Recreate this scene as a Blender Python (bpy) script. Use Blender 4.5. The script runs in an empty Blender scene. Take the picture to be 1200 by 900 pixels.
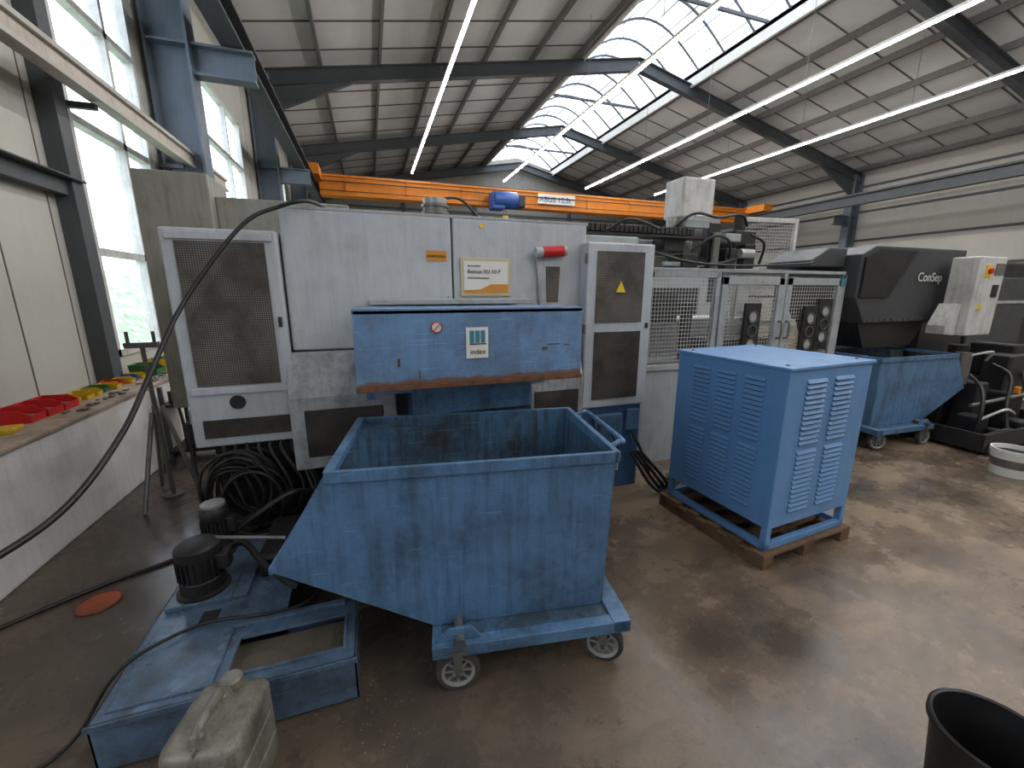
import bpy, math, random
from mathutils import Vector, Matrix
random.seed(4)
D=bpy.data; SC=bpy.context.scene
R=math.radians

# ---------------------------------------------------------------- materials
def srgb(r,g,b):
    def c(x):
        x/=255.0
        return x/12.92 if x<=.04045 else ((x+.055)/1.055)**2.4
    return (c(r),c(g),c(b),1)
def newmat(name):
    m=D.materials.new(name); m.use_nodes=True
    nt=m.node_tree; b=nt.nodes['Principled BSDF']
    return m,nt,b
def N(nt,t,**k):
    n=nt.nodes.new(t)
    for a,v in k.items(): setattr(n,a,v)
    return n
def noise(nt,scale,detail=6,rough=.6,mscale=(1,1,1)):
    tc=N(nt,'ShaderNodeTexCoord'); mp=N(nt,'ShaderNodeMapping'); mp.inputs['Scale'].default_value=mscale
    nz=N(nt,'ShaderNodeTexNoise'); nz.inputs['Scale'].default_value=scale; nz.inputs['Detail'].default_value=detail; nz.inputs['Roughness'].default_value=rough
    nt.links.new(tc.outputs['Object'],mp.inputs[0]); nt.links.new(mp.outputs[0],nz.inputs['Vector'])
    return nz.outputs['Fac']
def ramp(nt,src,a,b,va=0,vb=1):
    r=N(nt,'ShaderNodeMapRange'); r.inputs[1].default_value=a; r.inputs[2].default_value=b; r.inputs[3].default_value=va; r.inputs[4].default_value=vb
    nt.links.new(src,r.inputs[0]); return r.outputs[0]
def mix(nt,fac,a,b):
    m=N(nt,'ShaderNodeMix',data_type='RGBA')
    if isinstance(fac,(int,float)): m.inputs[0].default_value=fac
    else: nt.links.new(fac,m.inputs[0])
    for i,x in ((6,a),(7,b)):
        if isinstance(x,tuple): m.inputs[i].default_value=x
        else: nt.links.new(x,m.inputs[i])
    return m.outputs[2]
def bump(nt,b,src,strength=.2,dist=.01):
    n=N(nt,'ShaderNodeBump'); n.inputs['Strength'].default_value=strength; n.inputs['Distance'].default_value=dist
    nt.links.new(src,n.inputs['Height']); nt.links.new(n.outputs[0],b.inputs['Normal'])
def paint(name,col,rough=.45,metal=0,dirt=.3,dcol=(60,50,42),scale=4,streak=.3,bmp=0,scratch=0,edge=None):
    m,nt,b=newmat(name)
    c=srgb(*col); d=srgb(*dcol)
    n1=noise(nt,scale,9,.68)
    v=mix(nt,ramp(nt,noise(nt,1.3,3),.3,.7,0,.35),c,tuple(list(x*.75 for x in c[:3])+[1]))
    v=mix(nt,ramp(nt,n1,.46,.68,0,dirt),v,d)
    if dirt>.2: v=mix(nt,ramp(nt,noise(nt,55,5,.7),.56,.70,0,dirt*.8),v,d)
    if streak: v=mix(nt,ramp(nt,noise(nt,3,6,.7,(9,9,.7)),.47,.68,0,streak),v,d)
    if scratch:
        v=mix(nt,ramp(nt,noise(nt,2.2,8,.72),.50,.62,0,scratch*1.6),v,d)
        v=mix(nt,ramp(nt,noise(nt,9,3,.5,(.6,.6,14)),.65,.69,0,scratch),v,tuple(min(1,x*1.7+.03) for x in c[:3])+(1,))
        v=mix(nt,ramp(nt,noise(nt,11,3,.5,(16,16,.8)),.66,.70,0,scratch),v,tuple(min(1,x*1.6+.03) for x in c[:3])+(1,))
        v=mix(nt,ramp(nt,noise(nt,22,6,.8),.65,.67,0,.85),v,srgb(70,50,40))
    if edge:
        tc=N(nt,'ShaderNodeTexCoord'); sp=N(nt,'ShaderNodeSeparateXYZ'); nt.links.new(tc.outputs['Object'],sp.inputs[0])
        ad=N(nt,'ShaderNodeMath',operation='MULTIPLY_ADD'); ad.inputs[1].default_value=edge[2]; nt.links.new(noise(nt,7,8,.8),ad.inputs[0]); nt.links.new(sp.outputs[2],ad.inputs[2])
        v=mix(nt,ramp(nt,ad.outputs[0],edge[0],edge[1],.9,0),v,srgb(112,78,56))
    nt.links.new(v,b.inputs['Base Color'])
    nt.links.new(ramp(nt,n1,.3,.7,rough-.08,rough+.15),b.inputs['Roughness'])
    b.inputs['Metallic'].default_value=metal
    if bmp: bump(nt,b,noise(nt,40,4),bmp,.003)
    return m
def emis(name,col,s):
    m,nt,b=newmat(name)
    b.inputs['Base Color'].default_value=(.8,.8,.8,1); b.inputs['Emission Color'].default_value=srgb(*col); b.inputs['Emission Strength'].default_value=s
    return m
def grid_alpha(name,col,axes,cell,wire):
    m,nt,b=newmat(name); b.inputs['Base Color'].default_value=srgb(*col); b.inputs['Roughness'].default_value=.5
    tc=N(nt,'ShaderNodeTexCoord'); sp=N(nt,'ShaderNodeSeparateXYZ'); nt.links.new(tc.outputs['Object'],sp.inputs[0])
    outs=[]
    for ax in axes:
        a=N(nt,'ShaderNodeMath',operation='MULTIPLY'); a.inputs[1].default_value=1/cell; nt.links.new(sp.outputs[ax],a.inputs[0])
        f=N(nt,'ShaderNodeMath',operation='FRACT'); nt.links.new(a.outputs[0],f.inputs[0])
        l=N(nt,'ShaderNodeMath',operation='LESS_THAN'); l.inputs[1].default_value=wire; nt.links.new(f.outputs[0],l.inputs[0]); outs.append(l.outputs[0])
    mx=N(nt,'ShaderNodeMath',operation='MAXIMUM'); nt.links.new(outs[0],mx.inputs[0]); nt.links.new(outs[1],mx.inputs[1])
    nt.links.new(mx.outputs[0],b.inputs['Alpha']); return m
def perf(name,hole,metal,cell=.012):
    m,nt,b=newmat(name)
    tc=N(nt,'ShaderNodeTexCoord'); mp=N(nt,'ShaderNodeMapping'); mp.inputs['Scale'].default_value=(1/cell,0,1/cell)
    nt.links.new(tc.outputs['Object'],mp.inputs[0])
    fr=N(nt,'ShaderNodeVectorMath',operation='FRACTION'); nt.links.new(mp.outputs[0],fr.inputs[0])
    di=N(nt,'ShaderNodeVectorMath',operation='DISTANCE'); di.inputs[1].default_value=(.5,0,.5); nt.links.new(fr.outputs[0],di.inputs[0])
    k=ramp(nt,di.outputs['Value'],.36,.44)
    dk=tuple(x*.35 for x in srgb(*metal)[:3])+(1,)
    base=mix(nt,ramp(nt,noise(nt,5,6),.4,.6),srgb(*metal),dk)
    nt.links.new(mix(nt,k,srgb(*hole),base),b.inputs['Base Color']); b.inputs['Roughness'].default_value=.6
    return m

M={}
M['white']=paint('machine_white_paint',(188,193,198),.4,0,.28,(132,129,124),5,.24)
M['white2']=paint('machine_grey_white',(168,173,176),.45,0,.35,(105,100,92),5,.25)
M['beige']=paint('beige_sheet',(150,149,140),.5,0,.25)
M['skirt']=paint('skirt_paint',(170,175,179),.45,0,.55,(92,86,79),6,.5)
M['binblue']=paint('bin_blue',(86,124,160),.36,0,.6,(50,64,80),4,.6,.2,.38)
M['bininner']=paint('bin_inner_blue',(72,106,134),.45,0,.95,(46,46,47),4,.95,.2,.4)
M['chute']=paint('chute_blue',(108,144,184),.4,0,.45,(78,94,112),6,.3,0,.25)
M['chutefront']=paint('chute_front_blue',(108,144,184),.4,0,.45,(78,94,112),6,.32,0,.3,(1.228,1.242,.085))
M['boxblue']=paint('cabinet_blue',(100,146,196),.36,0,.14,(60,80,100),3,.1)
M['tankblue']=paint('tank_blue',(88,112,138),.28,0,.9,(56,60,66),5,.35,.2,.45)
M['baseblue']=paint('base_blue',(60,98,144),.45,0,.45)
M['rust']=paint('rust',(110,72,48),.8,0,.8,(60,38,28),20,0,.4)
M['black']=paint('black_paint',(26,26,28),.45,0,.4,(56,52,47))
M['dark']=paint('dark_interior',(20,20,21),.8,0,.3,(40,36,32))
M['hopper']=paint('hopper_anthracite',(60,62,65),.45,0,.2,(78,76,74))
M['rubber']=paint('rubber_hose',(20,20,21),.45,0,.25,(62,58,52))
M['tyre']=paint('tyre',(50,52,55),.7,0,.4,(90,80,70))
M['alu']=paint('aluminium',(170,170,166),.35,.5,.4,(80,75,70),14,0)
M['steel']=paint('galvanised',(130,130,126),.4,.6,.3)
M['frame']=paint('structural_grey',(76,81,86),.55,0,.15,(60,58,55))
M['colblue']=paint('column_grey_blue',(102,115,130),.5,0,.15,(80,84,88))
M['orange']=paint('crane_orange',(230,138,34),.45,0,.1,(150,80,30))
M['wall']=paint('wall_cladding',(188,187,179),.6,0,.14,(150,145,135),1.5,.14)
M['plaster']=paint('wall_plaster',(226,224,221),.85,0,.45,(166,158,148),3,.22,.2)
M['sill']=paint('sill_top',(172,155,138),.8,0,.75,(108,92,76),6,0,.2)
M['railcream']=paint('cream_rail',(198,188,176),.5,0,.2)
M['purlin']=paint('purlin',(110,109,107),.6,0,.1)
M['seam']=paint('seam',(96,95,94),.7,0,0,streak=0)
M['wood']=paint('pallet_wood',(112,86,62),.85,0,.8,(56,42,32),8,0,.4)
M['red']=paint('red_plastic',(200,30,36),.35,0,.1)
M['yellow']=paint('yellow_plastic',(215,176,30),.35,0,.1)
M['green']=paint('green_plastic',(40,110,60),.4,0,.1)
M['hoist']=paint('hoist_blue',(30,80,160),.4,0,.1)
M['paper']=paint('label_paper',(226,224,217),.6,0,.03,streak=0)
M['foil']=paint('foil_label',(200,187,150),.5,0,.03,streak=0)
M['orlab']=paint('orange_label',(205,140,50),.5,0,.1,streak=0)
M['yellab']=paint('yellow_label',(240,205,40),.5,0,.1,streak=0)
M['teal']=paint('teal_print',(60,130,150),.5,0,0,streak=0)
M['ink']=paint('ink',(30,30,33),.6,0,0,streak=0)
M['whiteplastic']=paint('white_plastic',(208,208,204),.4,0,.3)
M['rib']=paint('skylight_rib',(100,104,108),.5,0,0,streak=0)
M['canister']=paint('canister_plastic',(128,124,113),.36,0,.9,(58,53,47),5,.5,.4,.2)
M['paperroll']=paint('foil_wrap',(185,188,190),.4,0,.3)
M['cap']=paint('orange_cap',(172,82,48),.6,0,.5)
M['perf']=perf('perforated_brown',(20,18,16),(94,86,78))
M['perf2']=perf('perforated_grey',(48,44,40),(118,110,102))
M['fence']=grid_alpha('wire_fence',(180,180,176),(0,2),.035,.16)
M['fenceYZ']=grid_alpha('wire_fence_side',(180,180,176),(1,2),.035,.16)
M['lamp']=emis('lamp_tube',(255,250,245),46)
M['chips']=paint('metal_chips',(160,158,155),.4,.5,.9,(50,48,46),50,0,1)
M['sludge']=paint('dirty_coolant',(108,100,88),.2,0,.6,(60,54,46))
m,nt,b=newmat('window_glass'); b.inputs['Base Color'].default_value=(.9,.95,1,1); b.inputs['Alpha'].default_value=.1; b.inputs['Roughness'].default_value=.1; M['glass']=m
m,nt,b=newmat('skylight_polycarbonate'); b.inputs['Base Color'].default_value=(.5,.55,.6,1)
k=ramp(nt,noise(nt,.45,5),.38,.62,.9,3.2); nt.links.new(k,b.inputs['Emission Strength']); b.inputs['Emission Color'].default_value=srgb(226,235,248); M['sky']=m
m,nt,b=newmat('ceiling_panels')
nt.links.new(mix(nt,ramp(nt,noise(nt,.8,4),.3,.7),srgb(208,209,209),srgb(190,191,191)),b.inputs['Base Color']); b.inputs['Roughness'].default_value=.7; M['ceil']=m
# floor
m,nt,b=newmat('stained_concrete')
n1=noise(nt,.5,8,.62); n2=noise(nt,1.3,10,.72); n3=noise(nt,34,6,.8); n4=noise(nt,.8,7,.62,(1,1.9,1)); n5=noise(nt,5,9,.78); n6=noise(nt,110,3,.7); n7=noise(nt,3.2,9,.75,(.35,1.4,1))
v=mix(nt,ramp(nt,n1,.42,.58),srgb(148,126,102),srgb(100,87,73))
v=mix(nt,ramp(nt,n4,.50,.64,0,.6),v,srgb(170,148,121))
v=mix(nt,ramp(nt,n2,.43,.60,0,.85),v,srgb(70,62,54))
v=mix(nt,ramp(nt,n7,.50,.64,0,.6),v,srgb(64,56,49))
v=mix(nt,ramp(nt,n5,.48,.64,0,.5),v,srgb(84,73,63))
v=mix(nt,ramp(nt,n3,.53,.68,0,.6),v,srgb(56,48,41))
v=mix(nt,ramp(nt,n6,.62,.69,0,.5),v,srgb(184,172,154))
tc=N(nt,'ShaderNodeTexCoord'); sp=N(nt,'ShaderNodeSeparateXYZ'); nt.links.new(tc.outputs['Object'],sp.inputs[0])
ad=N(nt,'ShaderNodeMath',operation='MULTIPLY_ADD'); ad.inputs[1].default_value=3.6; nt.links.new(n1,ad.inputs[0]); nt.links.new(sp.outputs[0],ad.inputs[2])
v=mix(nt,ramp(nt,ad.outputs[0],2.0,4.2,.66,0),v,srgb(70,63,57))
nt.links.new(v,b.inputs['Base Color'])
nt.links.new(ramp(nt,n2,.38,.60,.40,.13),b.inputs['Roughness'])
bump(nt,b,n3,.22,.003); M['floor']=m
m,nt,b=newmat('hedge_leaves'); nt.links.new(mix(nt,ramp(nt,noise(nt,4,8,.8),.4,.6),srgb(120,140,112),srgb(178,192,160)),b.inputs['Base Color']); b.inputs['Roughness'].default_value=.8; M['leaf']=m

# ---------------------------------------------------------------- geometry helpers
def link(o,g=None):
    SC.collection.objects.link(o)
    if g is not None: o.parent=g
    return o
def group(name,loc=(0,0,0),rz=0):
    e=D.objects.new(name,None); e.location=loc; e.rotation_euler=(0,0,R(rz)); e.empty_display_size=.1
    SC.collection.objects.link(e); return e
import bmesh
def mesh(name,g,vs,fs,mat,bev=0,smooth=False,seg=2):
    me=D.meshes.new(name); me.from_pydata([tuple(v) for v in vs],[],fs); me.update()
    me.materials.append(mat)
    o=D.objects.new(name,me); link(o,g)
    bm=bmesh.new(); bm.from_mesh(me); bmesh.ops.recalc_face_normals(bm,faces=bm.faces); bm.to_mesh(me); bm.free()
    if smooth:
        for p in me.polygons: p.use_smooth=True
        try:
            me.set_sharp_from_angle(angle=R(40))
        except Exception: pass
    if bev:
        md=o.modifiers.new('bevel','BEVEL'); md.width=bev; md.segments=seg; md.limit_method='ANGLE'
    return o
def bx(x0,x1,y0,y1,z0,z1):
    return [(x0,y0,z0),(x1,y0,z0),(x1,y1,z0),(x0,y1,z0),(x0,y0,z1),(x1,y0,z1),(x1,y1,z1),(x0,y1,z1)]
BF=[(0,3,2,1),(4,5,6,7),(0,1,5,4),(1,2,6,5),(2,3,7,6),(3,0,4,7)]
def box(name,g,x0,x1,y0,y1,z0,z1,mat,bev=0):
    return mesh(name,g,bx(x0,x1,y0,y1,z0,z1),BF,mat,bev)
def boxes(name,g,L,mat,bev=0):
    vs=[];fs=[]
    for b in L:
        n=len(vs); vs+=(bx(*b) if len(b)==6 else b); fs+=[tuple(i+n for i in f) for f in BF]
    return mesh(name,g,vs,fs,mat,bev)
def prism(name,g,pts,ax,a0,a1,mat,bev=0):
    n=len(pts)
    def p3(p,a): return {'X':(a,p[0],p[1]),'Y':(p[0],a,p[1]),'Z':(p[0],p[1],a)}[ax]
    vs=[p3(p,a0) for p in pts]+[p3(p,a1) for p in pts]
    fs=[tuple(range(n)),tuple(range(2*n-1,n-1,-1))]+[(i,(i+1)%n,n+(i+1)%n,n+i) for i in range(n)]
    return mesh(name,g,vs,fs,mat,bev)
def basis(d):
    d=Vector(d).normalized(); u=d.orthogonal().normalized(); return d,u,d.cross(u)
def lathe(name,g,c,axis,prof,mat,seg=32):
    d,u,w=basis(axis); c=Vector(c); vs=[];fs=[]
    for r,h in prof:
        for i in range(seg):
            a=2*math.pi*i/seg; vs.append(c+d*h+(u*math.cos(a)+w*math.sin(a))*r)
    for j in range(len(prof)-1):
        for i in range(seg):
            k=(i+1)%seg; fs.append((j*seg+i,j*seg+k,(j+1)*seg+k,(j+1)*seg+i))
    return mesh(name,g,vs,fs,mat,0,True)
def cyl(name,g,p0,p1,r,mat,r2=None,seg=24):
    p0=Vector(p0);p1=Vector(p1); L=(p1-p0).length; r2=r if r2 is None else r2
    return lathe(name,g,p0,p1-p0,[(.0001,0),(r,0),(r2,L),(.0001,L)],mat,seg)
def beam(p0,p1,w,h,up=(0,0,1)):
    p0=Vector(p0);p1=Vector(p1); d=(p1-p0).normalized(); s=d.cross(Vector(up)).normalized(); u=s.cross(d)
    a,b=s*w/2,u*h/2
    return [p0-a-b,p0+a-b,p1+a-b,p1-a-b,p0-a+b,p0+a+b,p1+a+b,p1-a+b]
def crom(pts,n=10):
    P=[Vector(p) for p in pts]; P=[2*P[0]-P[1]]+P+[2*P[-1]-P[-2]]; out=[]
    for i in range(1,len(P)-2):
        for k in range(n):
            t=k/n; a,b,c,d=P[i-1:i+3]
            out.append(.5*((2*b)+(c-a)*t+(2*a-5*b+4*c-d)*t*t+(-a+3*b-3*c+d)*t**3))
    out.append(P[-2]); return out
def tubemesh(paths,r,seg=10,n=10,raw=False):
    vs=[];fs=[]
    for pts in paths:
        C=[Vector(p) for p in pts] if raw else crom(pts,n)
        base=len(vs); d=(C[1]-C[0]).normalized(); u=d.orthogonal().normalized()
        for i,c in enumerate(C):
            dd=(C[min(i+1,len(C)-1)]-C[max(i-1,0)]).normalized()
            u=(u-dd*u.dot(dd)).normalized(); w=dd.cross(u)
            for k in range(seg):
                a=2*math.pi*k/seg; vs.append(c+(u*math.cos(a)+w*math.sin(a))*r)
        for i in range(len(C)-1):
            for k in range(seg):
                k2=(k+1)%seg; fs.append((base+i*seg+k,base+i*seg+k2,base+(i+1)*seg+k2,base+(i+1)*seg+k))
        fs.append(tuple(base+k for k in range(seg))); fs.append(tuple(base+(len(C)-1)*seg+k for k in range(seg)))
    return vs,fs
def tube(name,g,pts,r,mat,n=10,seg=10):
    vs,fs=tubemesh([pts],r,seg,n); return mesh(name,g,vs,fs,mat,0,True)
def tubes(name,g,paths,r,mat,n=8,seg=8,raw=False):
    vs,fs=tubemesh(paths,r,seg,n,raw); return mesh(name,g,vs,fs,mat,0,True)
def text(name,g,s,loc,size,mat,rot=(90,0,0),ext=.001):
    c=D.curves.new(name,'FONT'); c.body=s; c.size=size; c.extrude=ext; c.materials.append(mat)
    o=D.objects.new(name,c); o.location=loc; o.rotation_euler=[R(a) for a in rot]; return link(o,g)

# ---------------------------------------------------------------- hall shell
XL,XR,YB,YF=-2.5,19.9,-10.0,24.5
RX,RZ=8.7,8.7
def rz(x):
    return 6.7+(x-XL)*(RZ-6.7)/(RX-XL) if x<RX else RZ-(x-RX)*(RZ-6.2)/(XR-RX)
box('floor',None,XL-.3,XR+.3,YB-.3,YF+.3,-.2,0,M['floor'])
SL,SR=6.75,10.75
g=group('ceiling')
cz=.38
for nm,xa,xb in (('roof_panel_west',XL-.1,SL),('roof_panel_east',SR,XR+.1)):
    vs=[(xa,YB,rz(xa)+cz),(xb,YB,rz(xb)+cz),(xb,YF,rz(xb)+cz),(xa,YF,rz(xa)+cz)]
    vs+=[(a,b,c+.12) for a,b,c in vs]
    mesh(nm,g,vs,BF,M['ceil'])
L=[];S=[]
xs=[-2.2,-.75,.7,2.15,3.6,5.05,6.5,11.0,12.45,13.9,15.35,16.8,18.25,19.6]
for x in xs:
    L.append(beam((x,YB,rz(x)+cz-.09),(x,YF,rz(x)+cz-.09),.07,.18))
boxes('purlins',g,L,M['purlin'])
y=YB+.6
while y<YF:
    for a,b in ((XL,SL),(SR,XR)):
        S.append(beam((a,y,rz(a)+cz-.012),(b,y,rz(b)+cz-.012),.03,.025))
    y+=1.15
boxes('panel_seams',g,S,M['seam'])
g=group('window_skylight')
vs=[];fs=[];n=16
bl,br=rz(SL)+cz+.15,rz(SR)+cz+.15
prof=[]
for i in range(n+1):
    t=i/n; x=SL+(SR-SL)*t; z=bl+(br-bl)*t+1.0*math.sin(math.pi*t)
    prof.append((x,z))
for x,z in prof: vs+=[(x,YB,z),(x,YF,z)]
for i in range(n): fs.append((2*i,2*i+2,2*i+3,2*i+1))
mesh('polycarbonate_vault',g,vs,fs,M['sky'],0,True)
ribs=[]
y=YB+.3
while y<YF:
    ribs.append([(x,y,z-.05) for x,z in prof]); y+=1.06
tubes('vault_ribs',g,ribs,.035,M['rib'],raw=True,seg=6)
boxes('curbs',g,[(SL-.08,SL,YB,YF,rz(SL)+.15,bl+.05),(SR,SR+.08,YB,YF,rz(SR)+.1,br+.05)],M['paper'])
tubes('vault_lines',g,[[(x,YB,z-.03),(x,YF,z-.03)] for x,z in prof[1:-1:2]],.014,M['rib'],raw=True,seg=6)
boxes('vault_ties',g,[(SL,SR,y,y+.06,rz(SL)+cz-.02,rz(SL)+cz+.06) for y in (4.3,10.0,15.7,21.4)],M['frame'])
for i,fy in enumerate((-4.2,1.5,7.2,12.9,18.6,24.2)):
    g=group('steel_portal_frame')
    L=[]
    for xa,xb in ((XL+.1,RX),(RX,XR-.1)):
        za,zb=rz(xa),rz(xb)
        for dz,w,h in ((.17,.2,.025),(-.17,.2,.025),(0,.02,.34)):
            L.append(beam((xa,fy,za+dz),(xb,fy,zb+dz),w,h))
    boxes('rafters',g,L,M['frame'])
    hp=[(XL+.4,rz(XL)-.15),(XL+2.6,rz(XL+2.6)-.17),(XL+.4,rz(XL)-.75)]
    prism('haunch_west',g,hp,'Y',fy-.06,fy+.06,M['frame'])
    prism('haunch_east',g,[(XR-.3,rz(XR)-.1),(XR-2.6,rz(XR-2.6)-.17),(XR-.3,rz(XR)-.75)],'Y',fy-.06,fy+.06,M['frame'])
    L=[]
    for cx,s in ((XL+.3,1),(XR-.3,-1)):
        top=rz(cx)+.1
        L+=[(cx-.24,cx-.21,fy-.15,fy+.15,0,top),(cx+.21,cx+.24,fy-.15,fy+.15,0,top),(cx-.21,cx+.21,fy-.012,fy+.012,0,top)]
        for z in (.6,3.0,4.7): L.append((cx-.21,cx+.21,fy-.14,fy+.14,z,z+.02))
        bx0=(cx+.24,cx+.95) if s>0 else (cx-.95,cx-.24)
        L+=[(bx0[0],bx0[1],fy-.1,fy+.1,4.72,4.75),(bx0[0],bx0[1],fy-.012,fy+.012,4.4,4.72),(bx0[0],bx0[1],fy-.1,fy+.1,4.38,4.41)]
    boxes('columns',g,L,M['colblue'])
g=group('wall_west')
W=[(5.25,6.85,.95,5.3),(9.2,11.6,.95,5.3),(14.6,17.0,.95,5.3),(-1.2,.6,.95,5.3)]
segs=[];ycur=YB
for (a,b_,z0,z1) in sorted(W):
    segs.append((XL-.12,XL,ycur,a,.7,7.2)); segs.append((XL-.12,XL,a,b_,.7,z0)); segs.append((XL-.12,XL,a,b_,z1,7.2)); ycur=b_
segs.append((XL-.12,XL,ycur,YF,.7,7.2))
boxes('cladding',g,segs,M['wall'])
S=[]
y=YB+.5
while y<YF:
    if not any(a-.05<y<b_+.05 for a,b_,_,_ in W): S.append((XL-.005,XL+.004,y-.006,y+.006,.76,7.0))
    y+=.62
boxes('cladding_seams',g,S,M['seam'])
L=[(XL,XL+.1,YB,5.0,2.42,2.55),(XL,XL+.18,YB,5.0,2.55,2.565),(XL,XL+.08,7.4,YF,2.42,2.55)]
L+=[(XL,XL+.14,4.86,5.02,.77,6.6)]
boxes('girts',g,L,M['frame'],.004)
g=group('masonry_ledge')
boxes('masonry',g,[(XL+.001,-1.96,YB+.05,YF-.15,0,.735)],M['plaster'],.01)
boxes('sill_board',g,[(XL+.001,-1.945,YB+.05,YF-.15,.735,.765)],M['sill'],.008)
for i,(a,b_,z0,z1) in enumerate(sorted(W)):
    g=group('window_%d'%(i+1))
    L=[(XL-.1,XL+.02,a,a+.07,z0,z1),(XL-.1,XL+.02,b_-.07,b_,z0,z1),(XL-.1,XL+.02,a,b_,z0,z0+.07),(XL-.1,XL+.02,a,b_,z1-.07,z1)]
    for z in (2.0,3.2,4.3): L.append((XL-.09,XL+.01,a,b_,z-.035,z+.035))
    mid=(a+b_)/2+.2; L.append((XL-.09,XL+.01,mid-.03,mid+.03,z0,z1))
    boxes('frame',g,L,M['whiteplastic'])
    box('pane',g,XL-.06,XL-.055,a,b_,z0,z1,M['glass'])
g=group('wall_east')
boxes('cladding',g,[(XR,XR+.12,YB,YF,0,7)],M['wall'])
L=[]
for z in (1.4,2.6,3.75,4.9,5.9): L.append((XR-.06,XR,YB,YF,z-.04,z+.04))
boxes('girts',g,L,M['frame'])
tubes('conduits',g,[[(XR-.35,YB,5.6),(XR-.35,YF,5.6)],[(XR-.35,YB,5.42),(XR-.35,YF,5.42)],[(XR-.5,YB,5.15),(XR-.5,YF,5.15)]],.03,M['frame'],raw=True)
g=group('wall_north'); prism('cladding',g,[(XL,0),(XR,0),(XR,6.6),(RX,9.2),(XL,7.1)],'Y',YF,YF+.12,M['beige'])
boxes('girts',g,[(XL,XR,YF-.06,YF,z,z+.1) for z in (2,4,6)]+[(x,x+.2,YF-.1,YF,0,7) for x in (2,6,12,16)],M['frame'])
g=group('wall_south'); prism('cladding',g,[(XL,0),(XR,0),(XR,6.6),(RX,9.2),(XL,7.1)],'Y',YB-.12,YB,M['wall'])

for x in (2.0,5.9,9.9,13.75):
    g=group('light_strip')
    y0,y1=-8,18.4
    box('housing',g,x-.04,x+.04,y0,y1,6.33,6.39,M['paper'])
    box('tube',g,x-.026,x+.026,y0,y1,6.30,6.33,M['lamp'])
    tubes('wires',g,[[(x,y,6.39),(x,y,rz(x)+cz-.01)] for y in range(-7,19,3)],.006,M['steel'],raw=True,seg=5)

g=group('overhead_crane')
boxes('girders',g,[(-1.3,17.3,16.0,16.4,4.87,5.38),(-1.3,17.3,15.94,16.46,5.38,5.44),(-1.3,17.3,15.94,16.46,4.80,4.87),
 (-1.75,-1.2,15.0,17.6,5.2,5.5),(17.1,17.6,15.0,17.6,5.2,5.5)],M['orange'])
boxes('bounce_cover',g,[(-1.3,17.3,15.96,16.44,5.44,5.47)],M['frame'])  # added grey cover, cuts orange bounce from the girder onto the ceiling
boxes('cable_track',g,[(-1.3,17.3,15.86,15.9,5.2,5.23),(-1.3,17.3,15.86,15.9,4.92,4.94)],M['black'])
boxes('stiffeners',g,[(x,x+.03,15.95,16.0,4.87,5.38) for x in (-.5,1.5,3.5,7.5+1.2,10.7,12.7,14.7,16.5)],M['orange'])
cyl('hoist_drum',g,(4.6,15.6,4.95),(5.5,15.6,4.95),.3,M['hoist'])
box('hoist_motor',g,4.5,5.0,15.4,15.93,4.6,5.2,M['hoist'],.05)
box('hoist_gearbox',g,5.5,5.8,15.4,15.93,4.7,5.15,M['black'],.05)
cyl('hook_block',g,(5.05,15.6,3.9),(5.05,15.6,4.4),.12,M['yellow'])
tubes('hoist_rope',g,[[(5.0,15.6,4.9),(5.0,15.6,4.3)],[(5.1,15.6,4.9),(5.1,15.6,4.3)]],.02,M['steel'],raw=True)
box('name_plate',g,6.5,8.1,15.90,15.94,5.0,5.36,M['paper'])
text('name_text',g,'ABUS 12,5t',(6.56,15.89,5.07),.29,M['hoist'])
for x in (-1.48,17.35):
    boxes('runway_girder',g,[(x-.13,x+.13,YB+.1,YF-.5,4.76,4.79),(x-.012,x+.012,YB+.1,YF-.5,4.79,5.1),(x-.13,x+.13,YB+.1,YF-.5,5.1,5.13),(x-.03,x+.03,YB+.1,YF-.5,5.13,5.18)],M['frame'])
g=group('cable_duct_rail')
box('duct',g,-2.26,-2.14,YB+.1,8.6,3.27,3.43,M['railcream'],.01)
boxes('duct_lip',g,[(-2.15,-2.11,YB+.1,8.6,3.25,3.29),(-2.15,-2.11,YB+.1,8.6,3.41,3.45)],M['wall'])
boxes('brackets',g,[(-2.47,-2.2,y,y+.05,3.2,3.25) for y in (2.2,4.0,5.1,7.0,8.4)],M['frame'])

box('ground_outside',None,-30,XL-.35,-10,40,-.3,-.05,M['leaf'])
vs=[];fs=[];nx,ny=16,80
for i in range(nx+1):
    for j in range(ny+1):
        t=i/nx; h=1.9*math.sin(math.pi*min(1,t*.55))*(1+.25*math.sin(j*.7)+.15*random.random())
        vs.append((-6-4*t+.3*random.random(),-2+j*.45,h-.1))
for i in range(nx):
    for j in range(ny): a=i*(ny+1)+j; fs.append((a,a+1,a+ny+2,a+ny+1))
mesh('hedge',None,vs,fs,M['leaf'],0,True)

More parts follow.
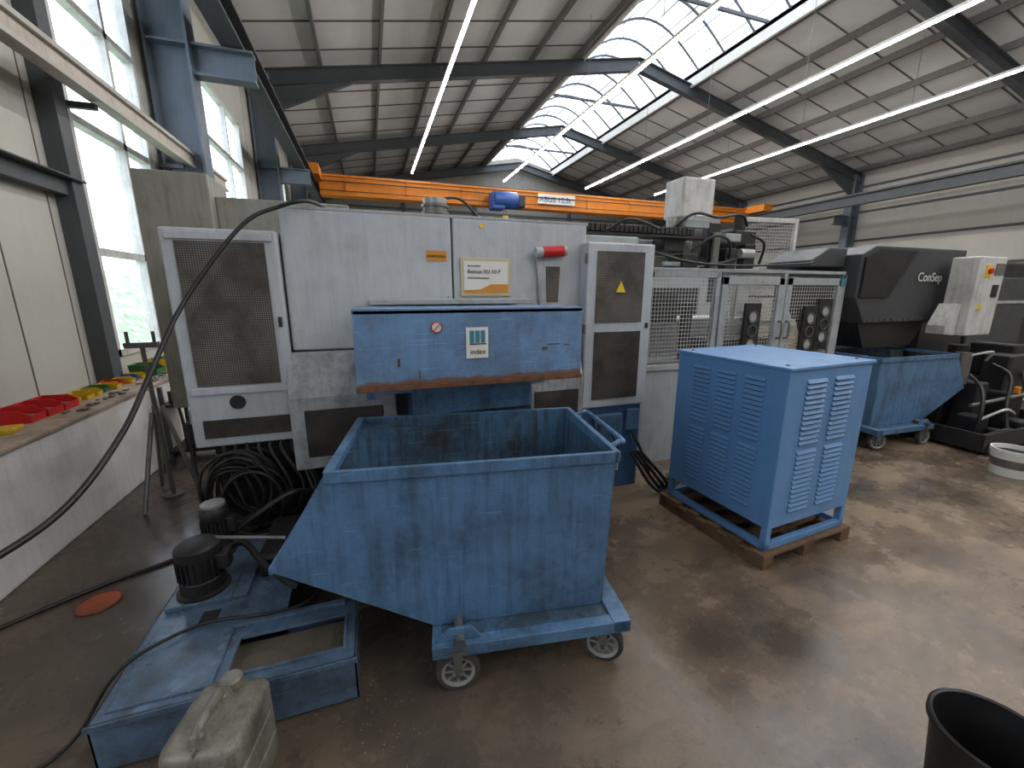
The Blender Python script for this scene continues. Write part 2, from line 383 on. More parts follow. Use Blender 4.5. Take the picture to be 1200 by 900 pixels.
# ---------------------------------------------------------------- CNC lathe
g=group('cnc_lathe')
W=M['white']
box('body',g,-.46,2.02,2.86,4.2,.55,2.02,M['white2'],.01)
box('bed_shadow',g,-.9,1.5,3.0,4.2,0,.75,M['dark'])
box('hood_door',g,-.465,.535,2.80,2.87,1.25,2.075,W,.012)
box('sliding_door',g,.545,1.53,2.80,2.87,1.25,2.075,W,.012)
box('top_edge',g,-.47,1.54,2.80,3.4,2.07,2.09,M['white2'],.004)
prism('skirt_west',g,[(2.85,1.24),(2.78,1.24),(2.66,.98),(2.66,.52),(2.85,.52)],'X',-.5,.12,M['skirt'],.008)
prism('skirt_mid',g,[(2.85,1.24),(2.80,1.24),(2.76,.98),(2.76,.55),(2.85,.55)],'X',.12,1.05,M['skirt'],.004)
prism('skirt_east',g,[(2.85,1.30),(2.78,1.30),(2.66,1.0),(2.66,.62),(2.85,.62)],'X',1.05,1.47,M['skirt'],.008)
box('skirt_mesh_west',g,-.42,.03,2.652,2.66,.60,.9,M['perf'])
box('skirt_mesh_east',g,1.08,1.43,2.652,2.66,.68,.9,M['perf'])
boxes('handle_recess',g,[(-.1,-.02,2.79,2.80,1.27,1.29),(.9,.98,2.79,2.80,1.27,1.29)],M['ink'])
box('west_cabinet',g,-1.03,-.475,2.75,3.7,.70,1.94,W,.012)
boxes('west_cabinet_frame',g,[(-1.0,-.5,2.735,2.75,1.88,1.92),(-1.0,-.5,2.735,2.75,1.02,1.06)],W,.003)
box('west_mesh',g,-.965,-.54,2.742,2.752,1.07,1.87,M['perf2'])
box('west_mesh_low',g,-.97,-.5,2.742,2.752,.755,.865,M['perf'])
cyl('port_hole',g,(-.78,2.742,.965),(-.78,2.76,.965),.042,M['ink'])
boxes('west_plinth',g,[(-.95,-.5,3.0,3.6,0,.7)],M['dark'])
boxes('west_plinth_side',g,[(-.98,-.95,2.95,3.6,0,.7)],M['baseblue'])
box('east_cabinet',g,1.49,2.06,2.70,3.6,.72,1.95,W,.012)
box('east_mesh_top',g,1.57,1.97,2.692,2.702,1.38,1.89,M['perf2'])
box('east_mesh_low',g,1.57,1.97,2.692,2.702,.79,1.31,M['perf'])
box('east_base',g,1.5,2.05,2.73,3.6,0,.72,M['baseblue'],.01)
boxes('east_base_parts',g,[(1.6,1.85,2.68,2.73,.4,.66),(1.9,2.02,2.70,2.73,.5,.68)],M['binblue'],.01)
tubes('east_base_fittings',g,[[(1.63,2.66,.6),(1.6,2.6,.45),(1.66,2.66,.3)],[(1.72,2.66,.55),(1.75,2.58,.4),(1.7,2.66,.2)],[(1.95,2.69,.5),(2.0,2.62,.35),(2.1,2.6,.1)]],.012,M['rubber'])
box('warning_label',g,1.76,1.86,2.722,2.73,.16,.36,M['paper'])
prism('warning_triangle',g,[(1.77,.24),(1.85,.24),(1.81,.33)],'Y',2.716,2.722,M['orlab'])
boxes('warning_text',g,[(1.77,1.85,2.718,2.722,.22-.015*i,.226-.015*i) for i in range(4)],M['ink'])
prism('mesh_triangle',g,[(1.73,1.60),(1.81,1.60),(1.77,1.68)],'Y',2.684,2.692,M['yellab'])
boxes('hinges',g,[(1.478,1.492,2.69,2.72,z,z+.07) for z in (.85,1.3,1.8)]+[(-1.04,-1.028,2.76,2.8,z,z+.08) for z in (.85,1.75)],M['steel'],.003)
boxes('door_locks',g,[(2.01,2.035,2.69,2.70,1.33,1.37),(-.515,-.495,2.74,2.75,1.4,1.46)],M['black'],.003)
box('door_handle',g,.50,.53,2.78,2.80,1.52,1.58,M['white2'],.005)
box('type_sign',g,.59,.94,2.785,2.80,1.575,1.825,M['foil'],.004)
box('type_sign_face',g,.61,.92,2.782,2.786,1.595,1.805,M['paper'])
prism('sign_stripe',g,[(.61,1.597),(.92,1.597),(.92,1.655),(.80,1.655),(.72,1.62),(.61,1.615)],'Y',2.780,2.782,M['orlab'])
text('sign_text',g,'Remus TU 10 P',(.635,2.779,1.725),.036,M['ink'])
text('sign_sub',g,'CNC-Drehmaschine',(.635,2.779,1.69),.018,M['ink'])
text('sign_sub_b',g,'Maschinenfabrik',(.635,2.779,1.77),.014,M['ink'])
box('orange_plate',g,.37,.50,2.795,2.80,1.80,1.865,M['orlab'])
text('plate_text',g,'WARTUNG',(.378,2.793,1.822),.022,M['ink'])
cyl('tape_roll',g,(1.11,2.75,1.87),(1.34,2.75,1.885),.036,M['paperroll'])
cyl('tape_roll_print',g,(1.16,2.75,1.874),(1.32,2.75,1.884),.038,M['red'])
prism('wrap_sheet',g,[(1.13,1.84),(1.35,1.84),(1.34,1.50),(1.16,1.50)],'Y',2.775,2.785,M['paperroll'])
prism('wrap_window',g,[(1.20,1.78),(1.31,1.78),(1.30,1.53),(1.21,1.53)],'Y',2.772,2.776,M['perf2'])
cyl('yellow_dot',g,(.74,2.79,2.03),(.74,2.80,2.03),.014,M['yellab'])
box('rear_housing_tall',g,-1.36,-.95,3.4,3.8,.8,2.36,M['beige'],.01)
box('rear_housing_low',g,-.95,-.1,3.5,4.2,1.6,2.24,M['beige'],.01)
cyl('top_motor',g,(.50,3.2,2.02),(.50,3.2,2.26),.085,M['alu'])
lathe('top_motor_rings',g,(.50,3.2,2.1),(0,0,1),[(.085,0),(.097,0),(.097,.02),(.087,.02),(.087,.05),(.097,.05),(.097,.07),(.087,.07),(.087,.1),(.097,.1),(.097,.12),(.085,.12)],M['steel'])
box('ledge',g,.0,1.0,2.5,2.80,1.53,1.56,M['white2'],.004)
tube('motor_cable',g,[(.5,3.2,2.26),(.7,3.25,2.28),(.9,3.3,2.14),(1.2,3.4,2.10)],.010,M['rubber'])

# chip chute
g=group('chip_conveyor_chute')
box('hood_front',g,-.08,1.06,1.95,1.975,1.17,1.525,M['chutefront'],.006)
prism('hood_top',g,[(1.95,1.505),(1.95,1.527),(2.3,1.527),(2.3,1.505)],'X',-.08,1.06,M['chute'])
boxes('hood_sides',g,[(-.08,-.06,1.975,2.3,1.17,1.505),(1.04,1.06,1.975,2.3,1.17,1.505)],M['chute'])
box('hood_rear',g,0,1.0,2.3,2.8,1.05,1.5,M['chute'])
boxes('rust_lip',g,[(-.085,1.065,1.942,1.975,1.148,1.172)],M['rust'],.003)
box('neck',g,.2,.84,2.2,2.85,.35,1.49,M['bininner'])
box('neck_flange',g,.18,.86,2.17,2.20,.95,1.15,M['binblue'],.004)
boxes('side_strut',g,[(-.05,.0,2.4,2.8,1.0,1.2)],M['binblue'])
cyl('sign_disc',g,(.29,1.944,1.44),(.29,1.951,1.44),.026,M['paper'])
lathe('sign_ring',g,(.29,1.942,1.44),(0,1,0),[(.022,0),(.027,0),(.027,.004),(.022,.004)],M['red'])
boxes('sign_bar',g,[beam((.275,1.941,1.425),(.305,1.941,1.455),.003,.004,(0,1,0))],M['red'])
box('maker_label',g,.43,.54,1.944,1.951,1.285,1.435,M['paper'])
boxes('maker_logo',g,[(.447+.028*i,.468+.028*i,1.941,1.944,1.36,1.42) for i in range(3)],M['teal'])
boxes('maker_logo_bar',g,[(.445,.53,1.941,1.944,1.352,1.357)],M['ink'])
text('maker_text',g,'index',(.448,1.943,1.305),.036,M['ink'])
boxes('rust_spots',g,[(.955-.0,.985,1.947,1.951,1.33,1.335),(.86,.93,1.947,1.951,1.335,1.34),(.83,.86,1.947,1.951,1.31,1.325),(.105,.115,1.947,1.951,1.26,1.30),(.2,.204,1.947,1.951,1.2,1.24),(.7,.72,1.947,1.951,1.19,1.196)],M['rust'])

# ---------------------------------------------------------------- tipping bins
def wheel(g,pre,x,y,r=.09,w=.045,rot=0):
    ax=Vector((math.sin(R(rot)),math.cos(R(rot)),0))
    c=Vector((x,y,r))
    lathe(pre+'_tyre',g,c-ax*w/2,ax,[(r*.74,0),(r*.95,0),(r,.008),(r,w-.008),(r*.95,w),(r*.74,w),(r*.74,0)],M['tyre'])
    lathe(pre+'_rim',g,c-ax*w/2,ax,[(r*.62,.004),(r*.76,-.002),(r*.76,w+.002),(r*.62,w-.004),(r*.62,.004)],M['alu'])
    cyl(pre+'_hub',g,c-ax*w*.6,c+ax*w*.6,r*.24,M['alu'])
    cyl(pre+'_axle',g,c-ax*w*.9,c+ax*w*.9,r*.1,M['frame'])
    L=[]
    side=ax.cross(Vector((0,0,1)))
    for i in range(8):
        a=math.pi*2*i/8; d=side*math.cos(a)+Vector((0,0,1))*math.sin(a)
        L.append(beam(c+d*r*.15,c+d*r*.68,.011,w*.7,ax))
    boxes(pre+'_spokes',g,L,M['alu'])
    L=[]
    for s in (-1,1):
        o=ax*s*(w/2+.008)
        L.append(beam(c+o+Vector((0,0,.005)),c+o+Vector((0,0,r+.02)),.004,.035,side) )
    L.append(beam(c+Vector((0,0,r+.014))-ax*.04,c+Vector((0,0,r+.014))+ax*.04,.07,.012))
    boxes(pre+'_fork',g,L,M['steel'])
def bin_(name,loc,rzz,mirror=False):
    g=group(name,loc,rzz)
    B=M['binblue']; T=.006; DP=.67; ZB=.222
    X=lambda v:(1.14-v) if mirror else v
    poly=[(0,.95),(1.14,.95),(1.11,ZB),(.37,ZB),(-.235,.56)]
    poly=[(X(a),b) for a,b in poly]
    prism('side_front',g,poly,'Y',0,T,B)
    prism('side_rear',g,poly,'Y',DP-T,DP,B)
    prism('side_front_lining',g,poly,'Y',T,T+.002,M['bininner'])
    prism('side_rear_lining',g,poly,'Y',DP-T-.002,DP-T,M['bininner'])
    def slab(nm,p,q,mat,t=.006):
        a=Vector((X(p[0]),0,p[1]));b=Vector((X(q[0]),0,q[1]))
        d=(b-a).normalized(); n=Vector((-d.z,0,d.x))*t/2
        o1=Vector((0,.004,0)); o2=Vector((0,DP-.004,0))
        vs=[a-n+o1,b-n+o1,b-n+o2,a-n+o2,a+n+o1,b+n+o1,b+n+o2,a+n+o2]
        mesh(nm,g,vs,BF,mat)
    slab('end_wall',(1.14,.95),(1.11,ZB+.004),M['bininner'])
    slab('end_wall_outer',(1.146,.95),(1.116,ZB+.004),B)
    slab('bottom',(1.11,ZB+.008),(.37,ZB+.008),M['bininner'])
    slab('sloped_floor',(.37,ZB+.006),(-.235,.56),M['bininner'])
    def bb(nm,x0,x1,y0,y1,z0,z1,mat,bev=.003):
        a,b=sorted((X(x0),X(x1))); return box(nm,g,a,b,y0,y1,z0,z1,mat,bev)
    bb('rim_front',-.005,1.15,-.014,.006,.908,.955,B)
    bb('rim_rear',-.005,1.15,DP-.006,DP+.014,.908,.955,B)
    bb('rim_end',1.135,1.16,-.014,DP+.014,.908,.955,B)
    bb('rim_nose',-.008,.03,0,DP,.925,.955,B)
    bb('lip_bar',-.24,-.225,0,DP,.545,.575,B)
    tube('push_handle',g,[(X(1.15),.10,.93),(X(1.20),.10,.955),(X(1.225),.14,.955),(X(1.225),.53,.955),(X(1.20),.57,.955),(X(1.15),.57,.93)],.012,B)
    bb('chassis_front',.36,1.2,-.125,-.075,.172,.226,B)
    bb('chassis_rear',.36,1.2,DP+.0,DP+.045,.172,.226,B)
    bb('chassis_end',1.12,1.2,-.125,DP+.045,.175,.23,B)
    bb('chassis_nose',.36,.42,-.075,DP,.175,.214,B)
    bb('chassis_plate',.40,1.12,-.075,DP,.20,.218,M['bininner'])
    prism('pivot_bracket',g,[(X(.37),.226),(X(.56),.226),(X(.52),.28),(X(.43),.28)],'Y',-.10,-.085,B)
    cyl('pivot_pin',g,(X(.47),-.135,.242),(X(.47),0,.242),.018,M['steel'])
    cyl('pivot_nut',g,(X(.47),-.14,.242),(X(.47),-.125,.242),.026,M['frame'],seg=6)
    for i,(x,y,ro) in enumerate(((.46,-.095,0),(1.10,-.07,25),(.45,.64,0),(1.08,.62,15))):
        wheel(g,'wheel_%d'%(i+1),X(x),y,rot=ro)
    return g
g=bin_('tipping_chip_bin',(-.2,1.555,0),-8.8)
g=bin_('tipping_chip_bin',(4.85,2.66,0),-3,True)
hv=[];hf=[];nn=24
for i in range(nn+1):
    for j in range(nn+1):
        t=i/nn;s=j/nn
        z=.34+.31*t+.22*math.sin(math.pi*t)*math.sin(math.pi*s)+random.uniform(0,.035)
        hv.append((.45+.85*t,.012+.645*s,z))
for i in range(nn):
    for j in range(nn): a=i*(nn+1)+j; hf.append((a,a+1,a+nn+2,a+nn+1))
mesh('chips',g,hv,hf,M['chips'])

# ---------------------------------------------------------------- transformer cabinet on pallet
g=group('transformer_cabinet_on_pallet',(2.11,1.555,0),4)
B=M['boxblue'];WX,WY=.75,.79
box('housing',g,0,WX,0,WY,.24,1.185,B,.006)
box('lid',g,-.012,WX+.012,-.012,WY+.012,1.185,1.205,B,.005)
L=[]
for x in (0,WX-.04):
    for y in (0,WY-.04): L.append((x,x+.04,y,y+.04,.10,.24))
L+=[(0,WX,0,.035,.10,.14),(0,WX,WY-.035,WY,.10,.14),(0,.035,0,WY,.10,.14),(WX-.035,WX,0,WY,.10,.14)]
boxes('stand_frame',g,L,B,.003)
box('base_coils',g,.1,.65,.1,.7,.19,.245,M['dark'])
def louv_front(x0,x1,z):
    return [(x0,0,z),(x1,0,z),(x1,.002,z+.016),(x0,.002,z+.016),(x0,-.013,z-.002),(x1,-.013,z-.002),(x1,0,z+.018),(x0,0,z+.018)]
def louv_left(y0,y1,z):
    return [(0,y1,z),(0,y0,z),(.002,y0,z+.016),(.002,y1,z+.016),(-.013,y1,z-.002),(-.013,y0,z-.002),(0,y0,z+.018),(0,y1,z+.018)]
LF=[];LD=[]
for band in (0,1):
    for r_ in range(13):
        z=.33+band*.42+r_*.030
        for c in range(2):
            x0=.15+c*.25; LF.append(louv_front(x0,x0+.17,z)); LD.append((x0+.005,x0+.165,-.0125,.0,z-.006,z-.0015))
        for c in range(3):
            y0=.13+c*.19; LF.append(louv_left(y0,y0+.13,z)); LD.append((-.0125,.0,y0+.005,y0+.125,z-.006,z-.0015))
boxes('louvres',g,LF,B); boxes('louvre_slots',g,LD,M['ink'])
for i,(x,y) in enumerate(((.06,.06),(.69,.06),(.06,.73),(.69,.73))): cyl('lid_bolt_%d'%i,g,(x,y,1.205),(x,y,1.211),.011,M['steel'],seg=12)
L=[(-.04,WX+.04,y,y+.09,.075,.095) for y in (-.03,.13,.3,.47,.64,.74)]
L+=[(x,x+.09,-.03,WY+.03,.0,.075) for x in (-.04,.33,.70)]
boxes('pallet',g,L,M['wood'],.003)

# ---------------------------------------------------------------- coolant tank
g=group('coolant_tank')
T=M['tankblue']
x0,x1,y0,y1,zt=-.985,-.15,1.465,2.55,.2
boxes('tank_side_plates',g,[(x0,x1,y0,y0+.006,.01,zt),(x0,x0+.006,y0,y1,.01,zt),(x1-.006,x1,y0,1.8,.01,zt),(x0,x1,y1-.006,y1,.01,zt),(-.45,x1,1.8,1.806,.01,zt)],T)
ox0,ox1,oy0,oy1=-.60,-.2,1.53,1.71
boxes('tank_top',g,[(x0,ox0,y0,y1,zt-.006,zt),(ox0,ox1,y0,oy0,zt-.006,zt),(ox1,x1,y0,oy1,zt-.006,zt),(ox0,x1,oy1,1.8,zt-.006,zt),(ox0,-.45,1.8,y1,zt-.006,zt)],T,.002)
boxes('tank_trim',g,[(x0-.006,x1+.006,y0-.008,y0,zt-.02,zt+.004),(ox0-.012,ox0,oy0-.01,oy1+.01,zt,zt+.008),(ox1,ox1+.012,oy0-.01,oy1+.01,zt,zt+.008),(ox0,ox1,oy0-.012,oy0,zt,zt+.008),(ox0,ox1,oy1,oy1+.012,zt,zt+.008)],T,.002)
box('coolant',g,ox0-.02,ox1+.02,oy0-.02,oy1+.02,.10,.155,M['sludge'])
boxes('cover_plate',g,[(-.95,-.64,1.5,1.83,zt,zt+.008),(-.95,-.64,1.98,2.45,zt,zt+.02)],T,.004)
box('slot_opening',g,-.80,-.73,1.86,1.93,zt+.0005,zt+.003,M['ink'])
boxes('raised_ridge',g,[(-.64,-.2,1.77,1.80,zt,zt+.02)],T,.004)
def pump(nm,x,y,z,r,h):
    lathe(nm,g,(x,y,z),(0,0,1),[(.001,0),(r*1.25,0),(r*1.25,.015),(r*1.05,.02),(r*1.05,h*.3),(r,h*.32),(r,h*.75),(r*1.06,h*.77),(r*1.06,h*.93),(r*.8,h),(.001,h)],M['black'])
    boxes(nm+'_fins',g,[beam((x+math.cos(a)*r*.98,y+math.sin(a)*r*.98,z+h*.34),(x+math.cos(a)*r*.98,y+math.sin(a)*r*.98,z+h*.74),.006,.02,(math.cos(a),math.sin(a),0)) for a in [i*math.pi/12 for i in range(24)]],M['black'])
    box(nm+'_terminal',g,x+r*.5,x+r*1.5,y-r*.5,y+r*.3,z+h*.45,z+h*.75,M['black'],.006)
pump('pump_motor',-.84,2.08,.22,.085,.25)
pump('pump_motor_small',-.86,2.38,.22,.06,.28)
cyl('pump_cap',g,(-.86,2.38,.50),(-.86,2.38,.515),.055,M['alu'])
boxes('pump_plate',g,[(-.96,-.70,1.97,2.2,.20,.225)],M['tankblue'],.004)
cyl('lever_bar',g,(-.80,2.12,.46),(-.46,2.02,.45),.009,M['steel'])
boxes('tank_feet',g,[(x0+.05,x0+.12,y0+.05,y0+.12,0,.02),(x1-.12,x1-.05,y0+.05,y0+.12,0,.02)],M['black'])
boxes('dark_gear',g,[(-.62,-.46,2.1,2.5,.2,.32)],M['black'],.02)
tubes('tank_hoses',g,[[(-.84,2.2,.3),(-.7,2.2,.36),(-.6,2.1,.3),(-.5,2.0,.25),(-.42,1.95,.22)],[(-.82,2.4,.3),(-.66,2.36,.42),(-.5,2.4,.5),(-.4,2.5,.45)]],.016,M['rubber'])

# ---------------------------------------------------------------- jerry can
g=group('jerry_can',(-.545,1.28,0),-12)
def superbox(name,g,cx,cy,z0,z1,wx,wy,prof,mat,n=64,e=6):
    vs=[];fs=[]
    for t,s in prof:
        z=z0+(z1-z0)*t
        for i in range(n):
            a=2*math.pi*i/n; c,s2=math.cos(a),math.sin(a)
            rr=(abs(c)**e+abs(s2)**e)**(-1/e)
            vs.append((cx+c*rr*(wx/2-s),cy+s2*rr*(wy/2-s),z))
    for j in range(len(prof)-1):
        for i in range(n): k=(i+1)%n; fs.append((j*n+i,j*n+k,(j+1)*n+k,(j+1)*n+i))
    fs.append(tuple(range(n-1,-1,-1))); fs.append(tuple((len(prof)-1)*n+i for i in range(n)))
    return mesh(name,g,vs,fs,mat,0,True)
C=M['canister']
superbox('body',g,0,0,0,.31,.225,.26,[(0,.02),(.02,.006),(.05,0),(.30,0),(.315,.005),(.335,.005),(.35,0),(.62,0),(.635,.005),(.655,.005),(.67,0),(.90,0),(.94,.003),(.965,.010),(.985,.021),(1,.036)],C)
superbox('handle_block_front',g,0,-.085,.30,.352,.045,.05,[(0,-.004),(.3,0),(.8,.002),(1,.012)],C,32,4)
superbox('handle_block_rear',g,0,.035,.30,.352,.045,.05,[(0,-.004),(.3,0),(.8,.002),(1,.012)],C,32,4)
tube('grip',g,[(0,-.095,.335),(0,-.08,.352),(0,-.05,.357),(0,0,.357),(0,.03,.352),(0,.045,.335)],.0155,C,seg=16)
boxes('top_seam',g,[(-.002,.002,-.125,.125,.0,.313)],C,.001)
boxes('side_ribs',g,[(-.08,-.065,-.133,-.128,.07,.26),(.065,.08,-.133,-.128,.07,.26)],C,.004)
cyl('cap_neck',g,(.0,.088,.30),(.0,.088,.33),.028,C)
lathe('cap',g,(.0,.088,.318),(0,0,1),[(.001,.030),(.028,.030),(.034,.025),(.034,0),(.026,0)],C,24)

# ---------------------------------------------------------------- buckets
g=group('black_bucket',(1.725,.45,0))
lathe('shell',g,(0,0,0),(0,0,1),[(.001,.004),(.12,.004),(.12,0),(.125,0),(.148,.257),(.159,.259),(.159,.279),(.153,.284),(.146,.279),(.144,.255),(.118,.012),(.001,.012)],M['black'],64)
g=group('white_bucket',(5.36,1.80,0))
lathe('shell',g,(0,0,0),(0,0,1),[(.001,0),(.125,0),(.145,.21),(.152,.21),(.152,.24),(.142,.24),(.12,.01),(.001,.01)],M['paper'],40)
lathe('label_band',g,(0,0,0),(0,0,1),[(.1335,.08),(.141,.155)],M['steel'],40)
lathe('contents',g,(0,0,0),(0,0,1),[(.001,.20),(.14,.20)],M['dark'],40)

# ---------------------------------------------------------------- hoses & cables
tube('thick_air_hose',None,[(-1.25,1.2,.80),(-1.08,1.45,.85),(-.97,1.62,.93),(-.93,1.9,1.08),(-.94,2.2,1.25),(-.88,2.45,1.52),(-.72,2.58,1.80),(-.58,2.66,1.98),(-.45,2.72,2.06),(-.30,2.76,2.11),(-.2,3.0,2.11)],.011,M['rubber'],16)
def fl(pts,r=.01): return [(x,y,r+z) for x,y,z in pts]
tube('floor_cable',None,fl([(-1.93,2.25,0),(-1.8,2.4,0),(-1.5,2.62,0),(-1.25,2.75,0),(-1.1,2.9,.02),(-1.0,2.95,.2)]),.012,M['rubber'])
tube('power_cable',None,fl([(-1.5,1.35,0),(-1.25,1.5,0),(-1.12,1.6,.02),(-1.02,1.68,.17),(-.93,1.75,.21),(-.75,1.82,.22),(-.5,1.78,.23),(-.36,1.82,.22),(-.3,1.95,.22),(-.4,2.15,.22)],.008),.007,M['rubber'],14)
g=group('floor_cable_bundle')
tubes('cables',g,[[(1.9+.03*k,2.62,.35),(2.05+.05*k,2.52,.08),(2.2,2.45+.05*k,.02),(2.5,2.6+.06*k,.02),(2.8,2.7+.06*k,.02)] for k in range(4)],.014,M['rubber'])
g=group('cable_coil')
paths=[]
for k in range(14):
    r0=.13+.018*random.random()*3; cx=-.78+random.uniform(-.06,.06); cz_=.42+random.uniform(-.06,.06); yy=2.60+k*.011
    p=[(cx+r0*math.cos(a)*(1+.05*random.random()),yy+random.uniform(-.008,.008),cz_+r0*1.25*math.sin(a)) for a in [i*math.pi/6+k for i in range(13)]]
    paths.append(p)
tubes('loops',g,paths,.010,M['rubber'])
tubes('strands',g,[[(-.9+.07*i,2.82,.70),(-.88+.06*i,2.72,.66+.02*random.random()),(-.82+.07*i,2.66,.45),(-.75+.05*i,2.66,.27),(-.6+.05*i,2.75,.22)] for i in range(7)],.010,M['rubber'])
tubes('right_strands',g,[[(-.5+.05*i,2.9,.6),(-.45+.05*i,2.7,.5-.04*i),(-.35+.03*i,2.62,.2),(-.25,2.75,.03)] for i in range(4)],.012,M['rubber'])
box('shade_sheet',g,-.95,-.45,2.80,2.84,.0,.69,M['dark'])  # dark sheet standing in for the shade under the cabinet, behind the coil

g=group('floor_drain_cap',(-1.46,2.46,0))
cyl('cap',g,(0,0,0),(0,0,.006),.085,M['cap'])
lathe('ring',g,(0,0,0),(0,0,1),[(.085,0),(.095,0),(.095,.008),(.085,.008)],M['rust'])

g=group('roller_stand',(-1.62,3.75,0))
tubes('legs',g,[[(0,0,1.22),(.02,0,.02)],[(.05,0,.75),(.25,-.1,.01)],[(0,0,.75),(-.14,.22,.01)],[(-.02,0,.7),(-.05,-.3,.01)]],.016,M['steel'],raw=True)
tubes('second_post',g,[[(.1,.1,.95),(.16,.12,.02)]],.012,M['frame'],raw=True)
box('head',g,-.1,.1,-.03,.03,1.2,1.24,M['steel'],.005)
tubes('posts',g,[[(-.08,0,1.24),(-.08,0,1.32)],[(.08,0,1.24),(.08,0,1.32)]],.012,M['steel'],raw=True)
cyl('base_disc',g,(.02,0,0),(.02,0,.02),.07,M['steel'])
g=group('tool_trolley',(-1.70,4.5,0))
boxes('shelves',g,[(-.2,.25,0,.5,.1,.13),(-.2,.25,0,.5,.55,.58)],M['black'],.004)
boxes('posts',g,[(a,a+.03,b,b+.03,0,.75) for a in (-.2,.22) for b in (0,.47)],M['frame'])
boxes('tools',g,[(-.15,.05,.05,.3,.58,.70),(.08,.2,.1,.4,.58,.66),(-.1,.15,.1,.4,.13,.35)],M['hopper'],.01)

def sbin(x,y,w,l,h,mat):
    g=group('storage_bin',(x,y,.766),random.uniform(-8,8))
    vs=[(0,0,0),(l,0,0),(l,w,0),(0,w,0),(-.01,-.008,h),(l*.72,-.008,h),(l*.72,w+.008,h),(-.01,w+.008,h),(l*1.02,-.004,h*.55),(l*1.02,w+.004,h*.55)]
    fs=[(0,1,2,3),(0,4,7,3),(0,1,8,5,4),(3,7,6,9,2),(1,2,9,8)]
    o=mesh('tray',g,vs,fs,mat); s=o.modifiers.new('s','SOLIDIFY'); s.thickness=.004
    box('contents',g,.01,l*.8,.006,w-.006,.01,h*.4,M['chips'])
y=3.42
for i in range(3): sbin(-2.34,y,.14,.20,.09,M['red']); y+=.17
y=3.95
for i in range(9): sbin(-2.33+.04*random.random(),y,.09,.13,.055,M['hoist'] if i==7 else M['yellow'] if i not in (3,5) else (M['green'] if i==3 else M['red'])); y+=.125
for i in range(5): sbin(-2.33,y,.16,.22,.12,M['green'] if i%2==0 else M['yellow']); y+=.2
g=group('yellow_tray',(-2.25,3.30,.766),10); box('tray',g,0,.14,-.14,.0,0,.03,M['yellow'],.006)
g=group('fitting_scraps')
boxes('bits',g,[(lambda a,b,s:(a,a+s,b,b+s*1.4,.766,.766+s*.6))(-2.11+random.uniform(0,.1),random.uniform(3.6,5.2),random.uniform(.015,.035)) for _ in range(40)],M['steel'],.002)

vs=[];fs=[]
for _ in range(1000):
    c=random.choice(((.2,1.0,.6),(-.1,1.35,.35),(.6,1.9,.8),(2.6,2.5,.5),(5.4,2.3,.5),(1.2,1.2,.8)))
    x=random.gauss(c[0],c[2]*.6); y=random.gauss(c[1],c[2]*.45); s=random.uniform(.002,.007); a=random.random()*6.28
    if -1.0<x<-.14 and 1.45<y<2.57: continue
    n=len(vs)
    vs+=[(x,y,.0005),(x+s*math.cos(a),y+s*math.sin(a),.001),(x+s*.6*math.cos(a+1.6),y+s*.6*math.sin(a+1.6),.001),(x+s*.4*math.cos(a+.8),y+s*.4*math.sin(a+.8),s*.6)]
    fs+=[(n,n+1,n+2),(n,n+1,n+3),(n+1,n+2,n+3),(n+2,n,n+3)]
mesh('floor_swarf',None,vs,fs,M['alu'])

# ---------------------------------------------------------------- guard cage & loader
g=group('guard_cage')
F=M['white2']
yc=3.05
L=[]
for x in (2.30,3.05,3.88,4.72): L.append((x-.025,x+.025,yc,yc+.05,0,1.78))
L+=[(2.3,3.05,yc,yc+.05,1.73,1.78),(2.3,3.05,yc,yc+.05,.90,.95),(2.3,4.72,yc,yc+.4,1.78,1.81)]
for a,b_ in ((3.09,3.86),(3.90,4.69)):
    L+=[(a,a+.07,yc-.01,yc+.04,.1,1.74),(b_-.07,b_,yc-.01,yc+.04,.1,1.74),(a,b_,yc-.01,yc+.04,1.67,1.74),(a,b_,yc-.01,yc+.04,.1,.17),(a,b_,yc-.01,yc+.04,.80,.86)]
L+=[(2.3,2.34,yc,4.6,1.73,1.78),(2.3,2.34,4.55,4.6,0,1.78),(4.69,4.73,yc,4.6,1.73,1.78),(4.69,4.73,4.55,4.6,0,1.78)]
boxes('frame',g,L,F,.004)
boxes('lower_panels',g,[(2.12,3.05,yc+.02,yc+.03,0,.9),(3.16,3.79,yc+.01,yc+.02,.17,.8),(3.97,4.62,yc+.01,yc+.02,.17,.8)],F)
box('mesh_fixed',g,2.3,3.05,yc+.02,yc+.022,.95,1.73,M['fence'])
box('mesh_doors',g,3.16,4.62,yc+.01,yc+.012,.86,1.67,M['fence'])
box('mesh_side',g,2.31,2.312,yc,4.6,.1,1.73,M['fenceYZ'])
for i,(a,z) in enumerate(((3.36,.0),(4.13,-.03),(4.33,.04))):
    w=.19
    box('gripper_plate_%d'%i,g,a,a+w,yc-.05,yc-.02,.98+z,1.50+z,M['black'],.004)
    for k,zz in enumerate((1.11,1.24,1.37)):
        lathe('gripper_ring_%d%d'%(i,k),g,(a+w/2,yc-.062,zz+z),(0,1,0),[(.05,0),(.058,0),(.058,.012),(.05,.012),(.05,0)],M['steel'],24)
        if zz!=1.24: cyl('gripper_hole_%d%d'%(i,k),g,(a+w/2,yc-.055,zz+z),(a+w/2,yc-.045,zz+z),.042,M['white2'],seg=24)
tube('door_handle',g,[(3.84,yc-.01,1.15),(3.84,yc-.05,1.17),(3.84,yc-.05,1.3),(3.84,yc-.01,1.32)],.01,M['steel'])
tube('door_handle_b',g,[(3.94,yc-.01,1.15),(3.94,yc-.05,1.17),(3.94,yc-.05,1.3),(3.94,yc-.01,1.32)],.01,M['steel'])
box('small_label',g,4.64,4.70,yc-.02,yc-.01,1.66,1.74,M['teal'])
